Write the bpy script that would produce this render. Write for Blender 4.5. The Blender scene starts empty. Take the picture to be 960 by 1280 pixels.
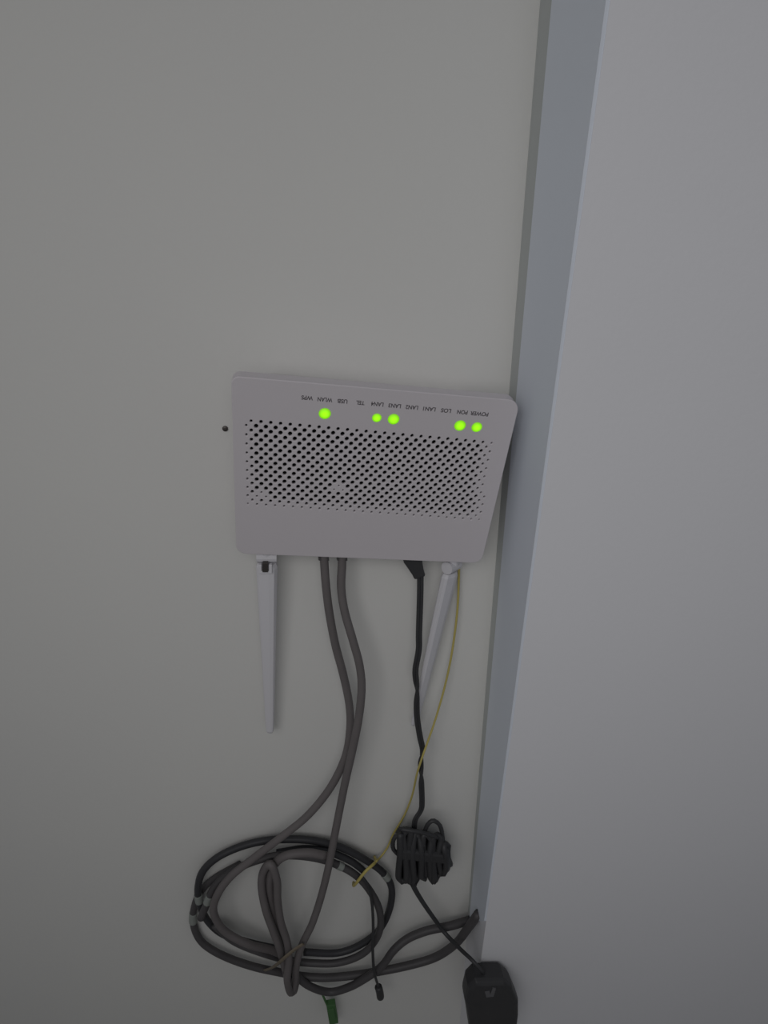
import bpy, bmesh, math, random
import numpy as np
from mathutils import Vector, Matrix

random.seed(4)
S = bpy.context.scene
COL = S.collection

# ------------------------------------------------------------------ camera
F = 850.0                        # focal length in pixels of the 960 x 1280 frame
PITCH, YAW = math.radians(25.0), math.radians(6.7)
D = 0.478                        # camera to the wall the router hangs on
H0 = 1.30                        # camera height above the floor
CAM = Vector((0, -D, H0))
fh = Vector((math.sin(YAW), math.cos(YAW), 0))
rt = Vector((math.cos(YAW), -math.sin(YAW), 0))
UPW = Vector((0, 0, 1))
fwd = fh * math.cos(PITCH) - UPW * math.sin(PITCH)
up = rt.cross(fwd)
cd = bpy.data.cameras.new('camera')
cam = bpy.data.objects.new('camera', cd)
COL.objects.link(cam)
cam.matrix_world = Matrix.Translation(CAM) @ Matrix((rt, up, -fwd)).transposed().to_4x4()
cd.sensor_fit = 'VERTICAL'
cd.sensor_height = 32.0
cd.lens = 32.0 * F / 1280.0
cd.clip_start = 0.01
S.camera = cam

# ------------------------------------------------------------------ light
S.view_settings.view_transform = 'Standard'
S.view_settings.look = 'None'
S.view_settings.gamma = 1.0
S.view_settings.use_curve_mapping = False
S.view_settings.exposure = 0.0

world = bpy.data.worlds.new('world')
S.world = world
world.use_nodes = True
world.node_tree.nodes['Background'].inputs[0].default_value = (0.93, 0.96, 1.0, 1)
world.node_tree.nodes['Background'].inputs[1].default_value = 0.15


def area(name, loc, target, size, power, color):
    l = bpy.data.lights.new(name, 'AREA')
    l.shape = 'RECTANGLE'
    l.size, l.size_y = size
    l.energy = power
    l.color = color
    o = bpy.data.objects.new(name, l)
    COL.objects.link(o)
    o.location = loc
    o.rotation_euler = (Vector(target) - Vector(loc)).to_track_quat('-Z', 'Y').to_euler()
    return o


area('soft_area_light', (-0.16, -0.95, 1.52), (0.26, 0, 0.98), (0.9, 0.6), 1.08, (1.0, 0.985, 0.985)).data.spread = math.radians(98)  # unseen soft light, added and aimed to shape the bright spot on the walls


# ------------------------------------------------------------------ helpers
def ray(u, v):
    return (rt * ((u - 480) / F) - up * ((v - 640) / F) + fwd)


def P(u, v, d=0.0):
    """point seen at photo pixel (u, v), standing d metres off the wall"""
    r = ray(u, v)
    return CAM + r * ((D - d) / r.y)


def on_plane(u, v, p0, n):
    r = ray(u, v)
    return CAM + r * ((p0 - CAM).dot(n) / r.dot(n))


def mat(name, color, rough=0.6, bump=0.0, bscale=300.0, var=0.0, vscale=3.0, metal=0.0, spec=0.4, tint=None):
    m = bpy.data.materials.new(name)
    m.use_nodes = True
    nt = m.node_tree
    b = nt.nodes['Principled BSDF']
    b.inputs['Base Color'].default_value = (*color, 1)
    b.inputs['Roughness'].default_value = rough
    b.inputs['Metallic'].default_value = metal
    b.inputs['Specular IOR Level'].default_value = spec
    tc = nt.nodes.new('ShaderNodeTexCoord')
    if var > 0:
        n = nt.nodes.new('ShaderNodeTexNoise')
        n.inputs['Scale'].default_value = vscale
        n.inputs['Detail'].default_value = 4
        nt.links.new(tc.outputs['Object'], n.inputs['Vector'])
        r = nt.nodes.new('ShaderNodeMix')
        r.data_type = 'RGBA'
        t = tint or tuple(c * (1 - var) for c in color)
        r.inputs['A'].default_value = (*color, 1)
        r.inputs['B'].default_value = (*t, 1)
        nt.links.new(n.outputs['Fac'], r.inputs['Factor'])
        nt.links.new(r.outputs['Result'], b.inputs['Base Color'])
    if bump > 0:
        n = nt.nodes.new('ShaderNodeTexNoise')
        n.inputs['Scale'].default_value = bscale
        n.inputs['Detail'].default_value = 3
        nt.links.new(tc.outputs['Object'], n.inputs['Vector'])
        bp = nt.nodes.new('ShaderNodeBump')
        bp.inputs['Strength'].default_value = bump
        bp.inputs['Distance'].default_value = 0.001
        nt.links.new(n.outputs['Fac'], bp.inputs['Height'])
        nt.links.new(bp.outputs['Normal'], b.inputs['Normal'])
    return m


M = {
    'wall': mat('wall_paint', (0.70, 0.695, 0.665), 0.85, 0.12, 260, 0.05, 5.0, spec=0.2, tint=(0.67, 0.665, 0.65)),
    'pier': mat('pier_paint', (0.77, 0.77, 0.80), 0.85, 0.12, 260, 0.05, 4.0, spec=0.2, tint=(0.74, 0.74, 0.765)),
    'trim': mat('blue_grey_trim_paint', (0.74, 0.785, 0.86), 0.55, 0.05, 200, 0.05, 8.0, spec=0.3),
    'corner_strip': mat('shadow_line_grey', (0.52, 0.54, 0.53), 0.8, 0.05, 200, spec=0.2),
    'floor': mat('floor_tile', (0.42, 0.40, 0.38), 0.5, 0.05, 100, 0.1, 6.0),
    'plastic': mat('white_router_plastic', (0.62, 0.585, 0.61), 0.55, 0.03, 900, spec=0.35),
    'antenna': mat('white_antenna_plastic', (0.66, 0.65, 0.68), 0.5, 0.02, 600, spec=0.4),
    'inside': mat('dark_router_inside', (0.006, 0.006, 0.007), 0.9, 0.02, 300, spec=0.1),
    'print': mat('dark_grey_print', (0.10, 0.09, 0.10), 0.7, 0.01, 500),
    'grey_cable': mat('grey_cable_jacket', (0.165, 0.15, 0.15), 0.55, 0.03, 500, 0.2, 60.0, spec=0.3),
    'dark_cable': mat('black_cable_jacket', (0.045, 0.045, 0.05), 0.5, 0.03, 500, 0.3, 50.0, spec=0.35),
    'mid_cable': mat('charcoal_cable_jacket', (0.09, 0.085, 0.088), 0.5, 0.03, 500, 0.3, 50.0, spec=0.35),
    'black': mat('black_plastic', (0.045, 0.045, 0.048), 0.5, 0.04, 400, 0.3, 40.0, spec=0.45),
    'yellow': mat('yellow_fibre_jacket', (0.50, 0.42, 0.13), 0.5, 0.02, 500, spec=0.3),
    'tan': mat('tan_twist_tie', (0.20, 0.165, 0.12), 0.6, 0.05, 400, 0.2, 90.0),
    'green': mat('green_connector_plastic', (0.07, 0.17, 0.06), 0.5, 0.02, 400, 0.2, 60.0),
    'pale': mat('pale_highlight_band', (0.28, 0.30, 0.28), 0.6, 0.03, 400, 0.1, 90.0),
    'metal': mat('dull_steel', (0.10, 0.09, 0.085), 0.45, 0.05, 400, 0.3, 200.0, metal=0.6),
    'label': mat('pale_highlight', (0.16, 0.16, 0.17), 0.35, 0.03, 300, 0.3, 150.0, metal=0.2),  # colour of the painted highlight on the adapter
}


def led_material():
    m = bpy.data.materials.new('lit_green_led')
    m.use_nodes = True
    nt = m.node_tree
    b = nt.nodes['Principled BSDF']
    b.inputs['Base Color'].default_value = (0.25, 0.6, 0.02, 1)
    tc = nt.nodes.new('ShaderNodeTexCoord')
    g = nt.nodes.new('ShaderNodeVectorMath')
    g.operation = 'LENGTH'
    nt.links.new(tc.outputs['Object'], g.inputs[0])
    # diode behind a small diffusing window: strongest over the diode itself
    r = nt.nodes.new('ShaderNodeMapRange')
    r.inputs['From Min'].default_value = 0.0012
    r.inputs['From Max'].default_value = 0.0040
    r.inputs['To Min'].default_value = 1.15
    r.inputs['To Max'].default_value = 0.32
    nt.links.new(g.outputs['Value'], r.inputs['Value'])
    b.inputs['Emission Color'].default_value = (0.30, 1.0, 0.004, 1)
    nt.links.new(r.outputs['Result'], b.inputs['Emission Strength'])
    return m


M['led'] = led_material()


def tag(o, label=None, cat=None, group=None, kind=None):
    if label: o['label'] = label
    if cat: o['category'] = cat
    if group: o['group'] = group
    if kind: o['kind'] = kind
    return o


def link(name, me, m, parent=None, smooth=False):
    me.materials.clear()
    me.materials.append(M[m])
    o = bpy.data.objects.new(name, me)
    COL.objects.link(o)
    if parent:
        o.parent = parent
    if smooth:
        for p in me.polygons: p.use_smooth = True
    return o


def pydata(name, vs, fs, m, parent=None, smooth=False):
    me = bpy.data.meshes.new(name)
    me.from_pydata([tuple(v) for v in vs], [], fs)
    bm = bmesh.new()
    bm.from_mesh(me)
    bmesh.ops.recalc_face_normals(bm, faces=bm.faces)
    bm.to_mesh(me)
    bm.free()
    return link(name, me, m, parent, smooth)


def empty(name, loc, rot=None):
    o = bpy.data.objects.new(name, None)
    o.empty_display_size = 0.02
    COL.objects.link(o)
    mw = Matrix.Translation(loc)
    if rot is not None:
        mw = mw @ rot.to_4x4()
    o.matrix_world = mw
    return o


def loft(rings, cap=True):
    """rings: equal-length vertex loops -> verts, faces"""
    n = len(rings[0])
    vs = [v for r in rings for v in r]
    fs = []
    for k in range(len(rings) - 1):
        for i in range(n):
            a, b = k * n + i, k * n + (i + 1) % n
            fs.append((a, b, b + n, a + n))
    if cap:
        fs.append(tuple(range(n - 1, -1, -1)))
        fs.append(tuple((len(rings) - 1) * n + i for i in range(n)))
    return vs, fs


def smooth_path(pts, step):
    """Catmull-Rom through pts (position + radius), resampled"""
    p = [np.array(q, float) for q in pts]
    p = [2 * p[0] - p[1]] + p + [2 * p[-1] - p[-2]]
    out = []
    for i in range(1, len(p) - 2):
        L = np.linalg.norm(p[i + 1][:3] - p[i][:3])
        n = max(2, int(L / step))
        for k in range(n):
            t = k / n
            out.append(0.5 * (2 * p[i] + (p[i + 1] - p[i - 1]) * t + (2 * p[i - 1] - 5 * p[i] + 4 * p[i + 1] - p[i + 2]) * t * t
                              + (3 * p[i] - p[i - 1] - 3 * p[i + 1] + p[i + 2]) * t ** 3))
    out.append(p[-2])
    return out


def tube_rings(pts, sides=10, step=0.004, flat=None):
    path = smooth_path(pts, step)
    pos = [Vector(q[:3]) for q in path]
    rad = [max(1e-5, q[3]) for q in path]
    t0 = (pos[1] - pos[0]).normalized()
    ref = Vector((0, -1, 0)) if abs(t0.y) < 0.9 else Vector((1, 0, 0))
    nrm = (ref - t0 * ref.dot(t0)).normalized()
    rings = []
    for i, q in enumerate(pos):
        t = (pos[min(i + 1, len(pos) - 1)] - pos[max(i - 1, 0)]).normalized()
        nrm = (nrm - t * nrm.dot(t)).normalized()
        bn = t.cross(nrm)
        fl = flat or 1.0
        rings.append([q + (nrm * math.cos(a) * fl + bn * math.sin(a)) * rad[i]
                      for a in (2 * math.pi * k / sides for k in range(sides))])
    return rings


def px_pts(lst, r0, r1=None):
    """(u, v, d in mm) list -> (x, y, z, radius)"""
    r1 = r0 if r1 is None else r1
    n = len(lst) - 1
    return [(*P(u, v, d / 1000.0), r0 + (r1 - r0) * i / n) for i, (u, v, d) in enumerate(lst)]


def tube(name, pts, m, parent=None, sides=10, step=0.004, flat=None):
    vs, fs = loft(tube_rings(pts, sides, step, flat))
    return pydata(name, vs, fs, m, parent, smooth=True)


def rounded(poly, radii, seg=7):
    """round the corners of a convex 2-D polygon"""
    out = []
    n = len(poly)
    for i in range(n):
        p, a, b = Vector(poly[i]), Vector(poly[i - 1]), Vector(poly[(i + 1) % n])
        e1, e2 = (a - p).normalized(), (b - p).normalized()
        half = math.acos(max(-1, min(1, e1.dot(e2)))) / 2
        r = radii[i]
        c = p + (e1 + e2).normalized() * (r / math.sin(half))
        s, e = p + e1 * (r / math.tan(half)), p + e2 * (r / math.tan(half))
        a0 = math.atan2(s.y - c.y, s.x - c.x)
        a1 = math.atan2(e.y - c.y, e.x - c.x)
        da = (a1 - a0 + math.pi) % (2 * math.pi) - math.pi
        out += [(c.x + r * math.cos(a0 + da * k / seg), c.y + r * math.sin(a0 + da * k / seg)) for k in range(seg + 1)]
    return out


def bevel(o, w, seg=3):
    md = o.modifiers.new('bevel', 'BEVEL')
    md.width = w
    md.segments = seg
    md.limit_method = 'ANGLE'
    md.angle_limit = math.radians(30)
    return o


# ------------------------------------------------------------------ the setting
XC = P(677, 0).x                                     # inner corner beside the router


def pier_edge(u, v):
    r = ray(u, v)
    return CAM + r * (XC / r.x)


eT, eB = pier_edge(763, 0), pier_edge(608, 1150)
slope = (eT.y - eB.y) / (eT.z - eB.z)
def edge_y(z): return eB.y + slope * (z - eB.z)

ZT = 2.5
o = pydata('wall_back', [(-1.6, 0, 0), (XC, 0, 0), (XC, 0, ZT), (-1.6, 0, ZT), (-1.6, .12, 0), (XC, .12, 0), (XC, .12, ZT), (-1.6, .12, ZT)],
           [(0, 1, 2, 3), (4, 7, 6, 5), (0, 4, 5, 1), (3, 2, 6, 7), (0, 3, 7, 4), (1, 5, 6, 2)], 'wall')
tag(o, kind='structure')
y0, y1 = edge_y(0), edge_y(ZT)
o = pydata('wall_right', [(XC, .12, 0), (XC, y0, 0), (XC, y1, ZT), (XC, .12, ZT), (2.0, .12, 0), (2.0, y0, 0), (2.0, y1, ZT), (2.0, .12, ZT)],
           [(0, 1, 2, 3), (1, 5, 6, 2), (4, 7, 6, 5), (0, 4, 5, 1), (3, 2, 6, 7), (0, 3, 7, 4)], 'pier')
tag(o, kind='structure')
o = pydata('floor', [(-1.6, -3, -.05), (2, -3, -.05), (2, 0.12, -.05), (-1.6, .12, -.05), (-1.6, -3, 0), (2, -3, 0), (2, 0.12, 0), (-1.6, .12, 0)],
           [(0, 1, 2, 3), (4, 5, 6, 7), (0, 4, 7, 3), (1, 5, 6, 2), (0, 1, 5, 4), (3, 2, 6, 7)], 'floor')
tag(o, kind='structure')

# blue-grey painted strip on the side of the projecting wall, stopping short of the floor
iT, iB = pier_edge(694, 0), pier_edge(589, 1146)
sl2 = (iT.y - iB.y) / (iT.z - iB.z)
def inner_y(z): return iB.y + sl2 * (z - iB.z)
zb0, zb1 = pier_edge(609, 1156).z, pier_edge(586, 1140).z
tk = 0.002
vs = []
for x in (XC, XC - tk):
    vs += [(x, edge_y(zb0) + .0004, zb0), (x, edge_y(ZT) + .0004, ZT), (x, inner_y(ZT), ZT), (x, inner_y(zb1), zb1)]
o = pydata('trim_1', vs, [(0, 1, 2, 3), (4, 7, 6, 5), (0, 4, 5, 1), (1, 5, 6, 2), (2, 6, 7, 3), (3, 7, 4, 0)], 'trim')
tag(o, kind='structure')
# grey strip between that paint and the inner corner, darkened into a shadow line
vs = []
for x in (XC, XC - .0008):
    vs += [(x, inner_y(zb1), zb1), (x, inner_y(ZT), ZT), (x, 0.0, ZT), (x, 0.0, zb1)]
o = pydata('shadow_line_strip', vs, [(0, 1, 2, 3), (4, 7, 6, 5), (0, 4, 5, 1), (1, 5, 6, 2), (2, 6, 7, 3), (3, 7, 4, 0)], 'corner_strip')
tag(o, kind='structure')

# ------------------------------------------------------------------ router
TL, TR, BR, BL = (288.8, 470.1), (650.5, 500.9), (601.8, 704.2), (295.4, 692.1)
tilt = math.radians(10.9)
NO = Vector((0, -math.cos(tilt), -math.sin(tilt)))      # out of the router's face: it nods a little towards the floor
FC = P(462, 592, 0.0425)                                # centre of its face
q = [on_plane(u, v, FC, NO) for u, v in (TL, TR, BR, BL)]
EX = ((q[1] - q[0]) + (q[2] - q[3]))
EX = (EX - NO * EX.dot(NO)).normalized()
EY = NO.cross(EX)                                       # up the face
ROT = Matrix((EX, EY, NO)).transposed()
base = FC.copy(); base.y = 0.0
router = empty('wifi_router', base, ROT)
tag(router, 'white fibre router hung upside down on wall with five lit green lights', 'router')
RI = (Matrix.Translation(base) @ ROT.to_4x4()).inverted()
zf = (RI @ FC).z                                        # face height in router coordinates


def face(u, v):
    """router coordinates of the face point seen at pixel (u, v)"""
    return RI @ on_plane(u, v, FC, NO)


corners = [face(*c) for c in (BL, BR, TR, TL)]
c2 = [(c.x, c.y) for c in corners]
outline = rounded(c2, (0.008, 0.0075, 0.0085, 0.005))

# lattice of vent holes, measured on the photograph, laid on the face
lat = {(1, 0): (313.2, 527.0), (51, 0): (604.7, 552.7), (1, 18): (316.2, 624.7), (53, 18): (594.4, 645.1)}
A, B_ = [], []
for (c, r), uv in lat.items():
    w = face(*uv)
    A.append([1, c, r]); B_.append([w.x, w.y])
sol = np.linalg.lstsq(np.array(A, float), np.array(B_), rcond=None)[0]
def hole_xy(c, r): return tuple(np.array([1, c, r]) @ sol)

pitch = abs(sol[1][0]) * 2
R0 = 0.00100
lx, ly = face(422.3, 611.7).x, face(422.3, 611.7).y
holes = []
for r in range(0, 20):
    for c in range(0, 55):
        if (r + c) % 2 == 0: continue
        rad = R0
        if r == 0: rad *= 0.72
        if r == 18: rad *= 0.66
        if r == 19: rad *= 0.36
        if c == 0: rad *= 0.38
        if c == 1: rad *= 0.70
        lim = 52 + (r > 12)
        if c == lim - 1: rad *= 0.8
        if c == lim: rad *= 0.5
        if c == lim + 1: rad *= 0.36
        if c > lim + 1: continue
        x, y = hole_xy(c, r)
        if math.hypot(x - lx, y - ly) < pitch * 0.62: rad = R0 * 0.2     # plain spot in the grille
        if (c, r) in ((3, 16), (2, 17), (4, 17)): rad *= 0.3
        if rad < R0 * 0.17: rad = R0 * 0.17
        holes.append((x, y, rad))

cu = bpy.data.curves.new('front_panel', 'CURVE')
cu.dimensions = '2D'
cu.fill_mode = 'BOTH'
cu.extrude = 0.0006
cu.bevel_depth = 0.0005
cu.bevel_resolution = 2
cu.offset = -0.0005


def add_loop(pts):
    s = cu.splines.new('POLY')
    s.points.add(len(pts) - 1)
    for p, (x, y) in zip(s.points, pts): p.co = (x, y, 0, 1)
    s.use_cyclic_u = True


add_loop(outline)
for x, y, rad in holes:
    n = 12 if rad > R0 * 0.5 else 8
    rad += 0.0004
    add_loop([(x + rad * math.cos(-2 * math.pi * k / n), y + 1.18 * rad * math.sin(-2 * math.pi * k / n)) for k in range(n)])
tmp = bpy.data.objects.new('tmp', cu)
COL.objects.link(tmp)
me = bpy.data.meshes.new_from_object(tmp.evaluated_get(bpy.context.evaluated_depsgraph_get()))
bpy.data.objects.remove(tmp)
me.name = 'front_panel'
fp = link('front_panel', me, 'plastic', router)
fp.location = (0, 0, zf - 0.0011)

# body shell: runs from behind the panel back to the wall, narrowing
def inset(k):
    return rounded([(x - math.copysign(k, x), y - math.copysign(k, y)) for x, y in c2], (0.008, 0.0075, 0.0085, 0.005))
WB = []
wn = RI.to_3x3() @ Vector((0, 1, 0))
w0 = RI @ Vector((0, -0.0008, base.z))
def to_wall(x, y): return (w0.dot(wn) - x * wn.x - y * wn.y) / wn.z
rings = [[(x, y, zf - 0.005) for x, y in inset(0.003)],
         [(x, y, zf - 0.0022) for x, y in inset(0.003)],
         [(x, y, zf - 0.0022) for x, y in inset(0.0004)],
         [(x, y, zf - 0.009) for x, y in inset(0.0003)],
         [(x, y, zf - 0.015) for x, y in inset(0.0045)],
         [(x, y, to_wall(x, y)) for x, y in inset(0.020)]]
n = len(rings[0])
vs, fs = loft(rings, cap=False)
fs.append(tuple(5 * n + i for i in range(n)))
pydata('body', vs, fs, 'plastic', router)
vs, fs = loft([[(x, y, zf - 0.0075) for x, y in inset(0.0032)], [(x, y, zf - 0.0050) for x, y in inset(0.0032)]])
pydata('inner_plate', vs, fs, 'inside', router)

# lit lights
for u, v, s in ((406, 517, 1.0), (471, 522.3, 0.80), (492, 524, 0.98), (575, 532, 1.0), (596, 534, 0.93)):
    c = face(u, v)
    rings = []
    for k in range(5):
        a = math.pi / 2 * k / 4
        rr = 0.0040 * max(math.cos(a), 0.02)
        rings.append([(rr * math.cos(2 * math.pi * j / 20), rr * math.sin(2 * math.pi * j / 20), 0.0009 * math.sin(a)) for j in range(20)])
    vs, fs = loft(rings)
    led = pydata('led', vs, fs, 'led', router, smooth=True)
    led.location = (c.x, c.y, zf)
    led.scale = (s, s, s)
    led['label'] = 'lit green indicator light'

# printed captions, upside down as the router hangs
caps = [('WPS', 383.8, 497.0, 14.5), ('WLAN', 406, 499.3, 18.5), ('USB', 428.3, 501.3, 12.5), ('TEL', 450.5, 503.2, 10.5),
        ('LAN4', 471.8, 505, 15.5), ('LAN3', 493.4, 507, 15.5), ('LAN2', 515, 509, 15.5), ('LAN1', 536.3, 511, 15.5),
        ('LOS', 557.7, 513, 12.5), ('PON', 578, 515, 13), ('POWER', 599.5, 517, 22.5)]
for txt, u, v, wpx in caps:
    tcu = bpy.data.curves.new('caption', 'FONT')
    tcu.body = txt
    tcu.align_x, tcu.align_y = 'CENTER', 'CENTER'
    tcu.size = 0.0040
    tcu.offset = 0.00009
    tcu.extrude = 0.00004
    tmp = bpy.data.objects.new('tmp', tcu)
    COL.objects.link(tmp)
    me = bpy.data.meshes.new_from_object(tmp.evaluated_get(bpy.context.evaluated_depsgraph_get()))
    bpy.data.objects.remove(tmp)
    xs = [w.co.x for w in me.vertices]
    L, Rr = face(u - wpx / 2, v - .04 * wpx), face(u + wpx / 2, v + .04 * wpx)
    k = (Rr - L).length / (max(xs) - min(xs))
    o = link('caption', me, 'print', router)
    c = face(u, v)
    o.location = (c.x, c.y, zf + 0.00003)
    o.rotation_euler = (0, 0, math.pi)
    o.scale = (k, 1.0, 1)
    o['label'] = 'dark grey caption ' + txt

# antennas: tapering blades hinged under the router
def antenna(top, bot, d_top, d_bot, w_top, w_bot, thick, turn, hinge_side):
    """pixel ends of the blade's centre line, distances off the wall in mm, widths in metres"""
    a, b = P(*top, d_top / 1000), P(*bot, d_bot / 1000)
    ax = (b - a).normalized()
    side = Vector((1, 0, 0)); side = (side - ax * side.dot(ax)).normalized()
    out = side.cross(ax)
    if out.y > 0: out = -out
    s2 = side * math.cos(turn) + out * math.sin(turn)
    o2 = out * math.cos(turn) - side * math.sin(turn)
    rings = []
    for t in (0, .02, .2, .5, .8, .95, .985, 1.0):
        w = (w_top + (w_bot - w_top) * t) / 2
        th = (thick + (0.004 - thick) * t) / 2
        if t == 0: w *= .85; th *= .8
        if t == .985: w *= .92
        if t == 1.0: w *= .6; th *= .5
        c = a.lerp(b, t)
        prof = [(-1, -.5), (-1, .25), (-.8, .6), (.15, 1), (.7, .95), (1, .3), (1, -.5), (.8, -.9), (-.8, -.9)]
        rings.append([RI @ (c + s2 * (x * w) + o2 * (y * th)) for x, y in prof])
    vs, fs = loft(rings)
    an = pydata('antenna', vs, fs, 'antenna', router)
    bevel(an, 0.0006, 2)
    # hinge barrel and knuckle between blade and router
    up_ = -ax
    c = a + up_ * 0.006
    rr = 0.0052
    rings = [[RI @ (c + s2 * x + (o2 * math.cos(k) + ax * math.sin(k)) * rr) for k in (2 * math.pi * j / 16 for j in range(16))]
             for x in (-w_top * .46, -w_top * .40, w_top * .40, w_top * .46)]
    vs, fs = loft(rings)
    h = pydata('hinge', vs, fs, 'antenna', an, smooth=False)
    rings = [[RI @ (c + up_ * z + s2 * math.cos(k) * r_ + o2 * math.sin(k) * r_) for k in (2 * math.pi * j / 16 for j in range(16))]
             for z, r_ in ((0, .0050), (.012, .0050), (.016, .0044))]
    vs, fs = loft(rings)
    pydata('hinge_stem', vs, fs, 'antenna', an)
    return an, a, ax, s2, o2


def box_px(name, quad, d, thick, m, parent, inv=None, bev=0.0005):
    f_ = [P(u, v, d) for u, v in quad]
    back = [p + Vector((0, thick, 0)) for p in f_]
    vs = f_ + back
    if inv is not None: vs = [inv @ p for p in vs]
    n = len(quad)
    fs = [tuple(range(n)), tuple(range(2 * n - 1, n - 1, -1))] + [(i, (i + 1) % n, n + (i + 1) % n, n + i) for i in range(n)]
    return bevel(pydata(name, vs, fs, m, parent), bev, 2)


an1, *_ = antenna((333.5, 703), (337.5, 916), 20, 12, 0.0162, 0.0068, 0.010, 0.0, 1)
box_px('hinge_pin', [(328, 704), (335, 704), (335, 715.5), (328, 715.5)], 0.0285, 0.004, 'metal', an1, RI, 0.0002)['label'] = 'dark metal hinge pin'
box_px('hinge_clip', [(323, 706), (327, 706), (327, 714), (336, 714), (336, 706), (340, 706), (340, 717), (323, 717)], 0.0272, 0.003, 'antenna', an1, RI, 0.0003)
an2, *_ = antenna((563, 715), (518, 906), 15, 10, 0.0160, 0.0085, 0.009, -0.75, -1)

# ------------------------------------------------------------------ grey network cables
rc = 0.0034
A_px = [(404.5, 690, 20), (405.5, 706, 20), (407.5, 732, 20), (411.5, 765, 18), (419, 805, 16), (429, 843, 15), (436.5, 880, 16), (437.5, 912, 18), (431, 948, 20), (412, 986, 22), (384, 1020, 24), (352, 1046, 26), (318, 1072, 26), (289, 1095, 27), (272, 1118, 27), (267, 1140, 27), (280, 1163, 27), (310, 1180, 27), (340, 1188, 20.3), (362, 1200, 18.5), (370, 1222, 25.6), (366, 1240, 26.8), (359, 1222, 23.8), (355, 1195, 26.8), (347, 1165, 24.7), (341, 1138, 26.2), (337, 1108, 26.9), (341, 1084, 25.9), (356, 1070, 27.5), (385, 1066, 27), (408, 1070, 26.3)]
ca = empty('network_cable', P(404.5, 690, .02))
inv = ca.matrix_world.inverted()
def tube_in(root, name, pts, m, **k):
    iv = root.matrix_world.inverted()
    q_ = []
    for p in pts:
        w = iv @ Vector(p[:3]); q_.append((*w, p[3]))
    return tube(name, q_, m, root, **k)
tube_in(ca, 'jacket', px_pts(A_px, rc, rc * 1.22), 'grey_cable')
tag(ca, 'grey network cable bending left into the left side of the coil', 'cable')
B_px = [(427.5, 690, 20), (427.5, 706, 20), (426.5, 735, 21), (431, 765, 23), (441, 800, 26), (449.5, 832, 28), (452, 862, 29), (448, 900, 30), (440, 940, 30), (431, 980, 30), (421, 1030, 31.1), (411, 1082, 33.6), (401, 1122, 34), (390, 1155, 35), (378, 1180, 36), (371, 1203, 36), (369, 1224, 32.8), (364, 1241, 34.7), (359, 1226, 41.3), (361, 1200, 39.5), (359, 1178, 36.1), (351, 1152, 35), (347, 1125, 34), (346, 1100, 34.3), (338, 1080, 32.9), (329, 1090, 28.3), (327, 1108, 29.6), (332, 1136, 32.7), (341, 1162, 33.9), (350, 1186, 34.9), (357, 1212, 34.3)]
cb = empty('network_cable', P(427.5, 690, .02))
tube_in(cb, 'jacket', px_pts(B_px, rc, rc * 1.15), 'grey_cable')
tag(cb, 'grey network cable dropping in front of the coil beside the black power lead', 'cable')
for root, (u, v) in ((ca, (404.5, 697)), (cb, (427.5, 697))):
    iv = root.matrix_world.inverted()
    box_px('plug_boot', [(u - 6.5, v - 9), (u + 6.5, v - 9), (u + 7, v + 4.5), (u - 6.5, v + 4)], 0.0225, 0.008, 'mid_cable', root, iv)

# ------------------------------------------------------------------ dark cables in the coil
def cable_highlight(root, lst, rr, a, b, m='pale'):  # paler colour round the jacket, painted in as cable highlights
    """short pale band on the cable traced by lst, between its points nearest to pixels a and b"""
    path = smooth_path(px_pts(lst, *rr), .0015)
    def near(c):
        def dist(p):
            w = Vector(p[:3]) - CAM
            z = w.dot(fwd)
            return math.hypot(480 + F * w.dot(rt) / z - c[0], 640 - F * w.dot(up) / z - c[1])
        return min(range(len(path)), key=lambda k: dist(path[k]))
    i0, i1 = sorted((near(a), near(b)))
    seg = path[i0:max(i1, i0 + 2) + 1]
    o = tube_in(root, 'highlight_band', [(*p[:3], p[3] + .0004) for p in seg], m)
    o['label'] = 'pale band painted as a highlight'


L1 = [(380, 1190, 14), (422, 1191, 13), (452, 1180, 12), (475, 1161, 12), (487, 1136, 12), (489.5, 1110, 12), (479, 1091, 12), (457, 1075, 12), (428, 1060, 11), (393, 1051, 10), (358, 1049, 9), (325, 1052, 9), (296, 1060, 9), (270, 1073, 11), (253, 1090, 12), (247.5, 1110, 12), (250, 1130, 11.8), (259, 1150, 11.9), (278, 1167, 11.5), (310, 1178, 11.4), (345, 1186, 10.5)]
c1 = empty('black_cable', P(380, 1190, .014))
tube_in(c1, 'jacket', px_pts(L1, .0036), 'dark_cable')
cable_highlight(c1, L1, (.0036,), (248.2, 1118), (249.6, 1127))
cable_highlight(c1, L1, (.0036,), (479.5, 1092), (484.5, 1098))
tag(c1, 'black cable forming the largest loop of the coil under the yellow wrap', 'cable')

L2 = [(247, 1128, 20), (251, 1148, 19.2), (257, 1133, 18.1), (270, 1106, 18), (296, 1086, 18), (326, 1074, 17.8), (357, 1069, 19.3), (393, 1072, 20.1), (422, 1081, 19), (446, 1095, 19), (464, 1116, 20), (475, 1141, 21), (473, 1168, 21), (455, 1191, 20), (425, 1203, 19), (393, 1204, 16.5), (360, 1200, 13.8), (325, 1190, 20.3), (292, 1176, 18), (268, 1156, 17.1)]
c2_ = empty('black_cable', P(257, 1150, .018))
tube_in(c2_, 'jacket', px_pts(L2[1:], .0037), 'mid_cable')
cable_highlight(c2_, L2[1:], (.0037,), (422, 1081), (428, 1084))
cable_highlight(c2_, L2[1:], (.0037,), (259, 1129), (263, 1120))
tag(c2_, 'charcoal cable making the inner loop of the coil', 'cable')
L2b = [(346, 1066, 12.6), (380, 1061, 13.1), (408, 1064, 14.9), (434, 1074, 15), (448, 1083, 15), (455, 1089, 14)]
c2b = empty('black_cable', P(346, 1066, .015))
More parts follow.
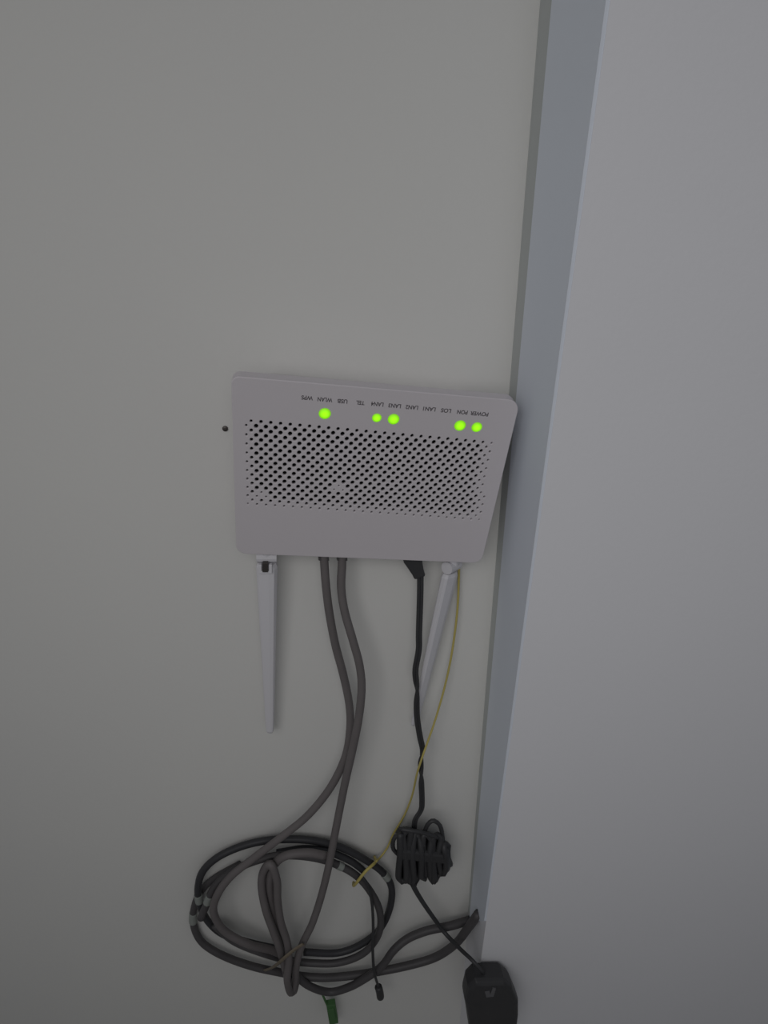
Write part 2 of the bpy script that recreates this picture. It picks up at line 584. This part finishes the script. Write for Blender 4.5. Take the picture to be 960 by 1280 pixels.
tube_in(c2b, 'jacket', px_pts(L2b, .0034), 'dark_cable')
tag(c2b, 'short run of black cable between the two upper loops of the coil', 'cable')

L3 = [(300, 1080, 4), (268, 1098, 4), (250, 1116, 4), (242, 1138, 4), (242.5, 1158, 5), (251, 1176, 7), (268, 1189, 10), (292, 1200, 11), (320, 1209, 12), (348, 1215, 12.6), (376, 1220, 10.9), (405, 1222, 13.5), (434, 1220, 13.6), (463, 1216, 13.7), (505, 1208, 14), (543, 1197, 14), (569, 1180, 20), (585, 1160, 32), (598, 1142, 40)]
c3 = empty('black_cable', P(300, 1080, .008))
tube_in(c3, 'jacket', px_pts(L3, .0034, .0046), 'mid_cable')
cable_highlight(c3, L3, (.0034, .0046), (242, 1141), (242.2, 1153))
tag(c3, 'charcoal cable running from the coil bottom up to the wall corner', 'cable')

L4 = [(352, 1196, 8.7), (366, 1214, 15.5), (384, 1231, 19.2), (411, 1240, 17), (436, 1234, 20.3), (458, 1222, 23), (477, 1208, 22.6), (492, 1188, 20), (510, 1173, 16), (535, 1163, 16), (560, 1158, 16), (578, 1153, 14), (588, 1150, 14)]
c4 = empty('black_cable', P(352, 1196, .016))
tube_in(c4, 'jacket', px_pts(L4, .0038, .0046), 'mid_cable')
tag(c4, 'charcoal cable sagging below the coil then arching towards the corner', 'cable')

# ------------------------------------------------------------------ yellow fibre, ties
Y_px = [(571, 668, 10), (573, 690, 6), (573.5, 702, 5), (573.5, 722, 6), (571.5, 765, 7), (565, 815, 8), (556, 858, 10), (544, 900, 15), (535, 926, 21), (529, 943, 25.5), (526, 952, 26),
        (521, 968, 23), (515, 995, 12), (505, 1020, 6), (492, 1042, 6), (484, 1060, 6), (476, 1071, 8), (470, 1077, 18)]
fy = empty('fibre_cable', P(571, 668, .010))
tube_in(fy, 'jacket', px_pts(Y_px, .0010, .0010), 'yellow', sides=8)
W_px = [(468, 1071, 4), (470, 1076, 14), (466, 1081, 22), (459, 1087, 26), (452, 1095, 27), (446, 1103, 26), (442, 1107, 19), (442, 1103, 9)]
tube_in(fy, 'wrap', px_pts(W_px, .0015), 'yellow', sides=8)
tag(fy, 'thin yellow fibre cable falling past the black lead to the coil', 'cable')

T_px = [(331, 1213, 18), (343, 1208, 32.6), (356, 1197, 46.1), (368, 1187, 44), (379, 1180, 44)]
tt = tube('twist_tie', px_pts(T_px, .0022), 'tan', flat=.4)
tag(tt, 'tan twist tie crossing the hanging folded cables', 'cable tie')

# thin dark cord with a knob end
tc_ = empty('thin_cord', P(452, 1095, .024))
C_px = [(452, 1095, 23), (460, 1107, 25), (465, 1130, 27), (466.5, 1160, 28), (466, 1190, 29), (468, 1216, 29.6), (474, 1236, 24.2)]
tube_in(tc_, 'cord', px_pts(C_px, .0015), 'black', sides=8)
tube_in(tc_, 'knob_end', px_pts([(473, 1234, 24.5), (474, 1237, 24), (475, 1242, 23.5), (475.5, 1246, 23)], .0042), 'black', sides=12)
tag(tc_, 'thin black cord with knob end hanging through the coil', 'cord')

# green fibre connector
gc = empty('fibre_connector', P(402, 1236, .014))
tube_in(gc, 'cord', px_pts([(398, 1233, 12), (403, 1243, 13), (408, 1254, 13), (412, 1262, 13)], .0013), 'green', sides=8)
iv = gc.matrix_world.inverted()
box_px('connector_body', [(408, 1258), (419, 1256), (423, 1279), (412, 1282)], 0.016, 0.007, 'green', gc, iv)
box_px('connector_sleeve', [(409.5, 1263), (417.5, 1261), (420, 1274), (413, 1276)], 0.0175, 0.002, 'green', gc, iv)
tag(gc, 'small green fibre connector dangling below the coil', 'connector')

# ------------------------------------------------------------------ power adapter with its bundled lead
pa = empty('power_adapter', P(612, 1262, 0.06))
iv = pa.matrix_world.inverted()
def loc(u, v, d): return iv @ P(u, v, d / 1000)
# body: rounded tapering block standing on the wall
front = [(585, 1234), (594, 1225), (630, 1224), (640, 1232), (648, 1250), (648, 1268), (644, 1300), (589, 1300), (584, 1266), (581, 1250)]
def ring_at(k, d):
    cx, cy = 615, 1255
    return [loc(cx + (u - cx) * k, cy + (v - cy) * k, d) for u, v in front]
AB = -edge_y(P(612, 1255, .09).z)               # depth of the projecting wall's face here
fr = [P(u, v, AB + .022) for u, v in front]
cen = sum(fr, Vector()) / len(fr)
def ring3(k, d):
    return [iv @ Vector((cen.x + (p.x - cen.x) * k, -d, cen.z + (p.z - cen.z) * k)) for p in fr]
vs, fs = loft([ring3(.84, AB + .0012), ring3(.94, AB + .004), ring3(.99, AB + .009), ring3(1.0, AB + .014), ring3(1.0, AB + .020), ring3(.97, AB + .0235), ring3(.90, AB + .0255), ring3(.80, AB + .0262)])
bevel(pydata('body', vs, fs, 'black', pa), .0008, 2)
# two pins into the wall
for du in (-.006, .006):
    c = iv @ Vector((cen.x + .006 + du, -AB, cen.z))
    vs, fs = loft([[c + Vector((math.cos(k) * .002, y, math.sin(k) * .002)) for k in (2 * math.pi * j / 10 for j in range(10))] for y in (-.006, .004)])
    pydata('pin', vs, fs, 'metal', pa)
box_px('highlight', [(606, 1240), (612, 1239), (613, 1243), (616, 1235), (620, 1236), (617, 1246), (608, 1247)], AB + .0268, .001, 'label', pa, iv, .0001)['label'] = 'pale patch painted as a highlight'  # pale raised patch standing in for the highlight on the adapter
# lead from the router plug down to the bundle (a flat twin lead twisted once)
plug = box_px('barrel_plug', [(504, 688), (527, 688), (528.5, 706), (530, 714), (532, 719), (530.5, 721.5), (527, 721.5), (521, 724.5), (518, 724.5), (516, 720), (510, 711), (505, 704)], .0215, .010, 'black', pa, iv, .001)
lead = [(525.5, 716, 16.5), (525.2, 745, 17.5), (523.8, 790, 19), (523.5, 812, 20), (519.5, 836, 20), (520, 850, 20), (521.3, 862, 20), (520.8, 880, 20), (521.5, 898, 20), (525, 921, 20),
        (528, 936, 20), (526, 950, 19), (526.5, 972, 19), (527.5, 1002, 19), (526, 1013, 19), (519, 1025, 20), (517.5, 1040, 20)]
pts = px_pts(lead, .0016)
path = smooth_path(pts, .003)
for s in (-1, 1):
    out = []
    for i, p in enumerate(path):
        z = p[2]
        zt = P(521, 862, .02).z
        a = math.pi * (1 / (1 + math.exp((z - zt) / .006))) + 2 * math.pi * max(0, min(1, (P(527, 930, .02).z - z) / .05))
        off = 0.0012 * s
        out.append((p[0] + off * math.cos(a), p[1] - off * math.sin(a), p[2], .00152))
    tube_in(pa, 'lead', out, 'black', sides=8)
# the spare length folded into a bundle
random.seed(9)
bund = [((499, 1036), (502, 1096)), ((504, 1038), (508, 1100)), ((510, 1037), (514, 1101)), ((516, 1039), (520, 1099)), ((522, 1040), (527, 1095)),
        ((529, 1040), (533, 1093)), ((535, 1042), (540, 1098)), ((541, 1043), (546, 1099)), ((548, 1046), (552, 1091)), ((553, 1050), (558, 1085)), ((556, 1056), (561, 1080))]
for layer, d in ((0, 13), (1, 20), (2, 27)):
    path2 = []
    for i, ((u0, v0), (u1, v1)) in enumerate(bund):
        j = lambda a: random.uniform(-a, a)
        e0, e1 = (u0 + j(2) + layer, v0 + 4 + j(2.5), d + j(2)), (u1 + j(2) - layer, v1 + j(2), d + j(2))
        mid = ((u0 + u1) / 2 + j(2.5), (v0 + v1) / 2, d + 4 + j(2))
        path2 += [e0, mid, e1] if i % 2 == 0 else [e1, mid, e0]
    tube_in(pa, 'folded_lead', px_pts(path2, .0033), 'black', sides=8)
for lp in ([(531, 1050, 24), (532, 1036, 24), (537, 1028, 24), (543, 1026, 24), (550, 1032, 24), (553, 1044, 24), (554, 1060, 24)],
           [(503, 1042, 26), (494, 1046, 26), (491, 1054, 26), (492, 1062, 26), (498, 1068, 26)],
           [(499, 1036, 27), (512, 1038, 30), (530, 1041, 30), (548, 1047, 28)],
           [(537, 1088, 24), (541, 1095, 24), (546, 1098, 24), (549, 1092, 24)]):
    tube_in(pa, 'spare_loop', px_pts(lp, .0021), 'black', sides=8)
box_px('hook_tie', [(498, 1062), (530, 1066), (561, 1070), (560, 1082), (529, 1079), (500, 1076)], .034, .022, 'black', pa, iv, .003)
# bundle to adapter
tube_in(pa, 'lead', px_pts([(513, 1094, 20), (516, 1106, 21), (526, 1124, 22), (541, 1146, 25), (556, 1166, 28), (575, 1186, 48), (591, 1201, 64), (605, 1217, 71)], .0028, .0018), 'black', sides=8)
tag(pa, 'black plug-in power adapter with lead tied in a bundle', 'power adapter')

# ------------------------------------------------------------------ screw in the wall
c = P(281.5, 535.5, 0)
rings = [[c + Vector((r * math.cos(k), -y, r * math.sin(k))) for k in (2 * math.pi * j / 14 for j in range(14))]
         for y, r in ((-.004, .0010), (0.0002, .0011), (.0006, .0021), (.0013, .0019), (.0017, .0009))]
vs, fs = loft(rings)
sc = pydata('wall_screw', vs, fs, 'metal', None, smooth=False)
tag(sc, 'small dull screw head in the wall beside the router', 'screw')
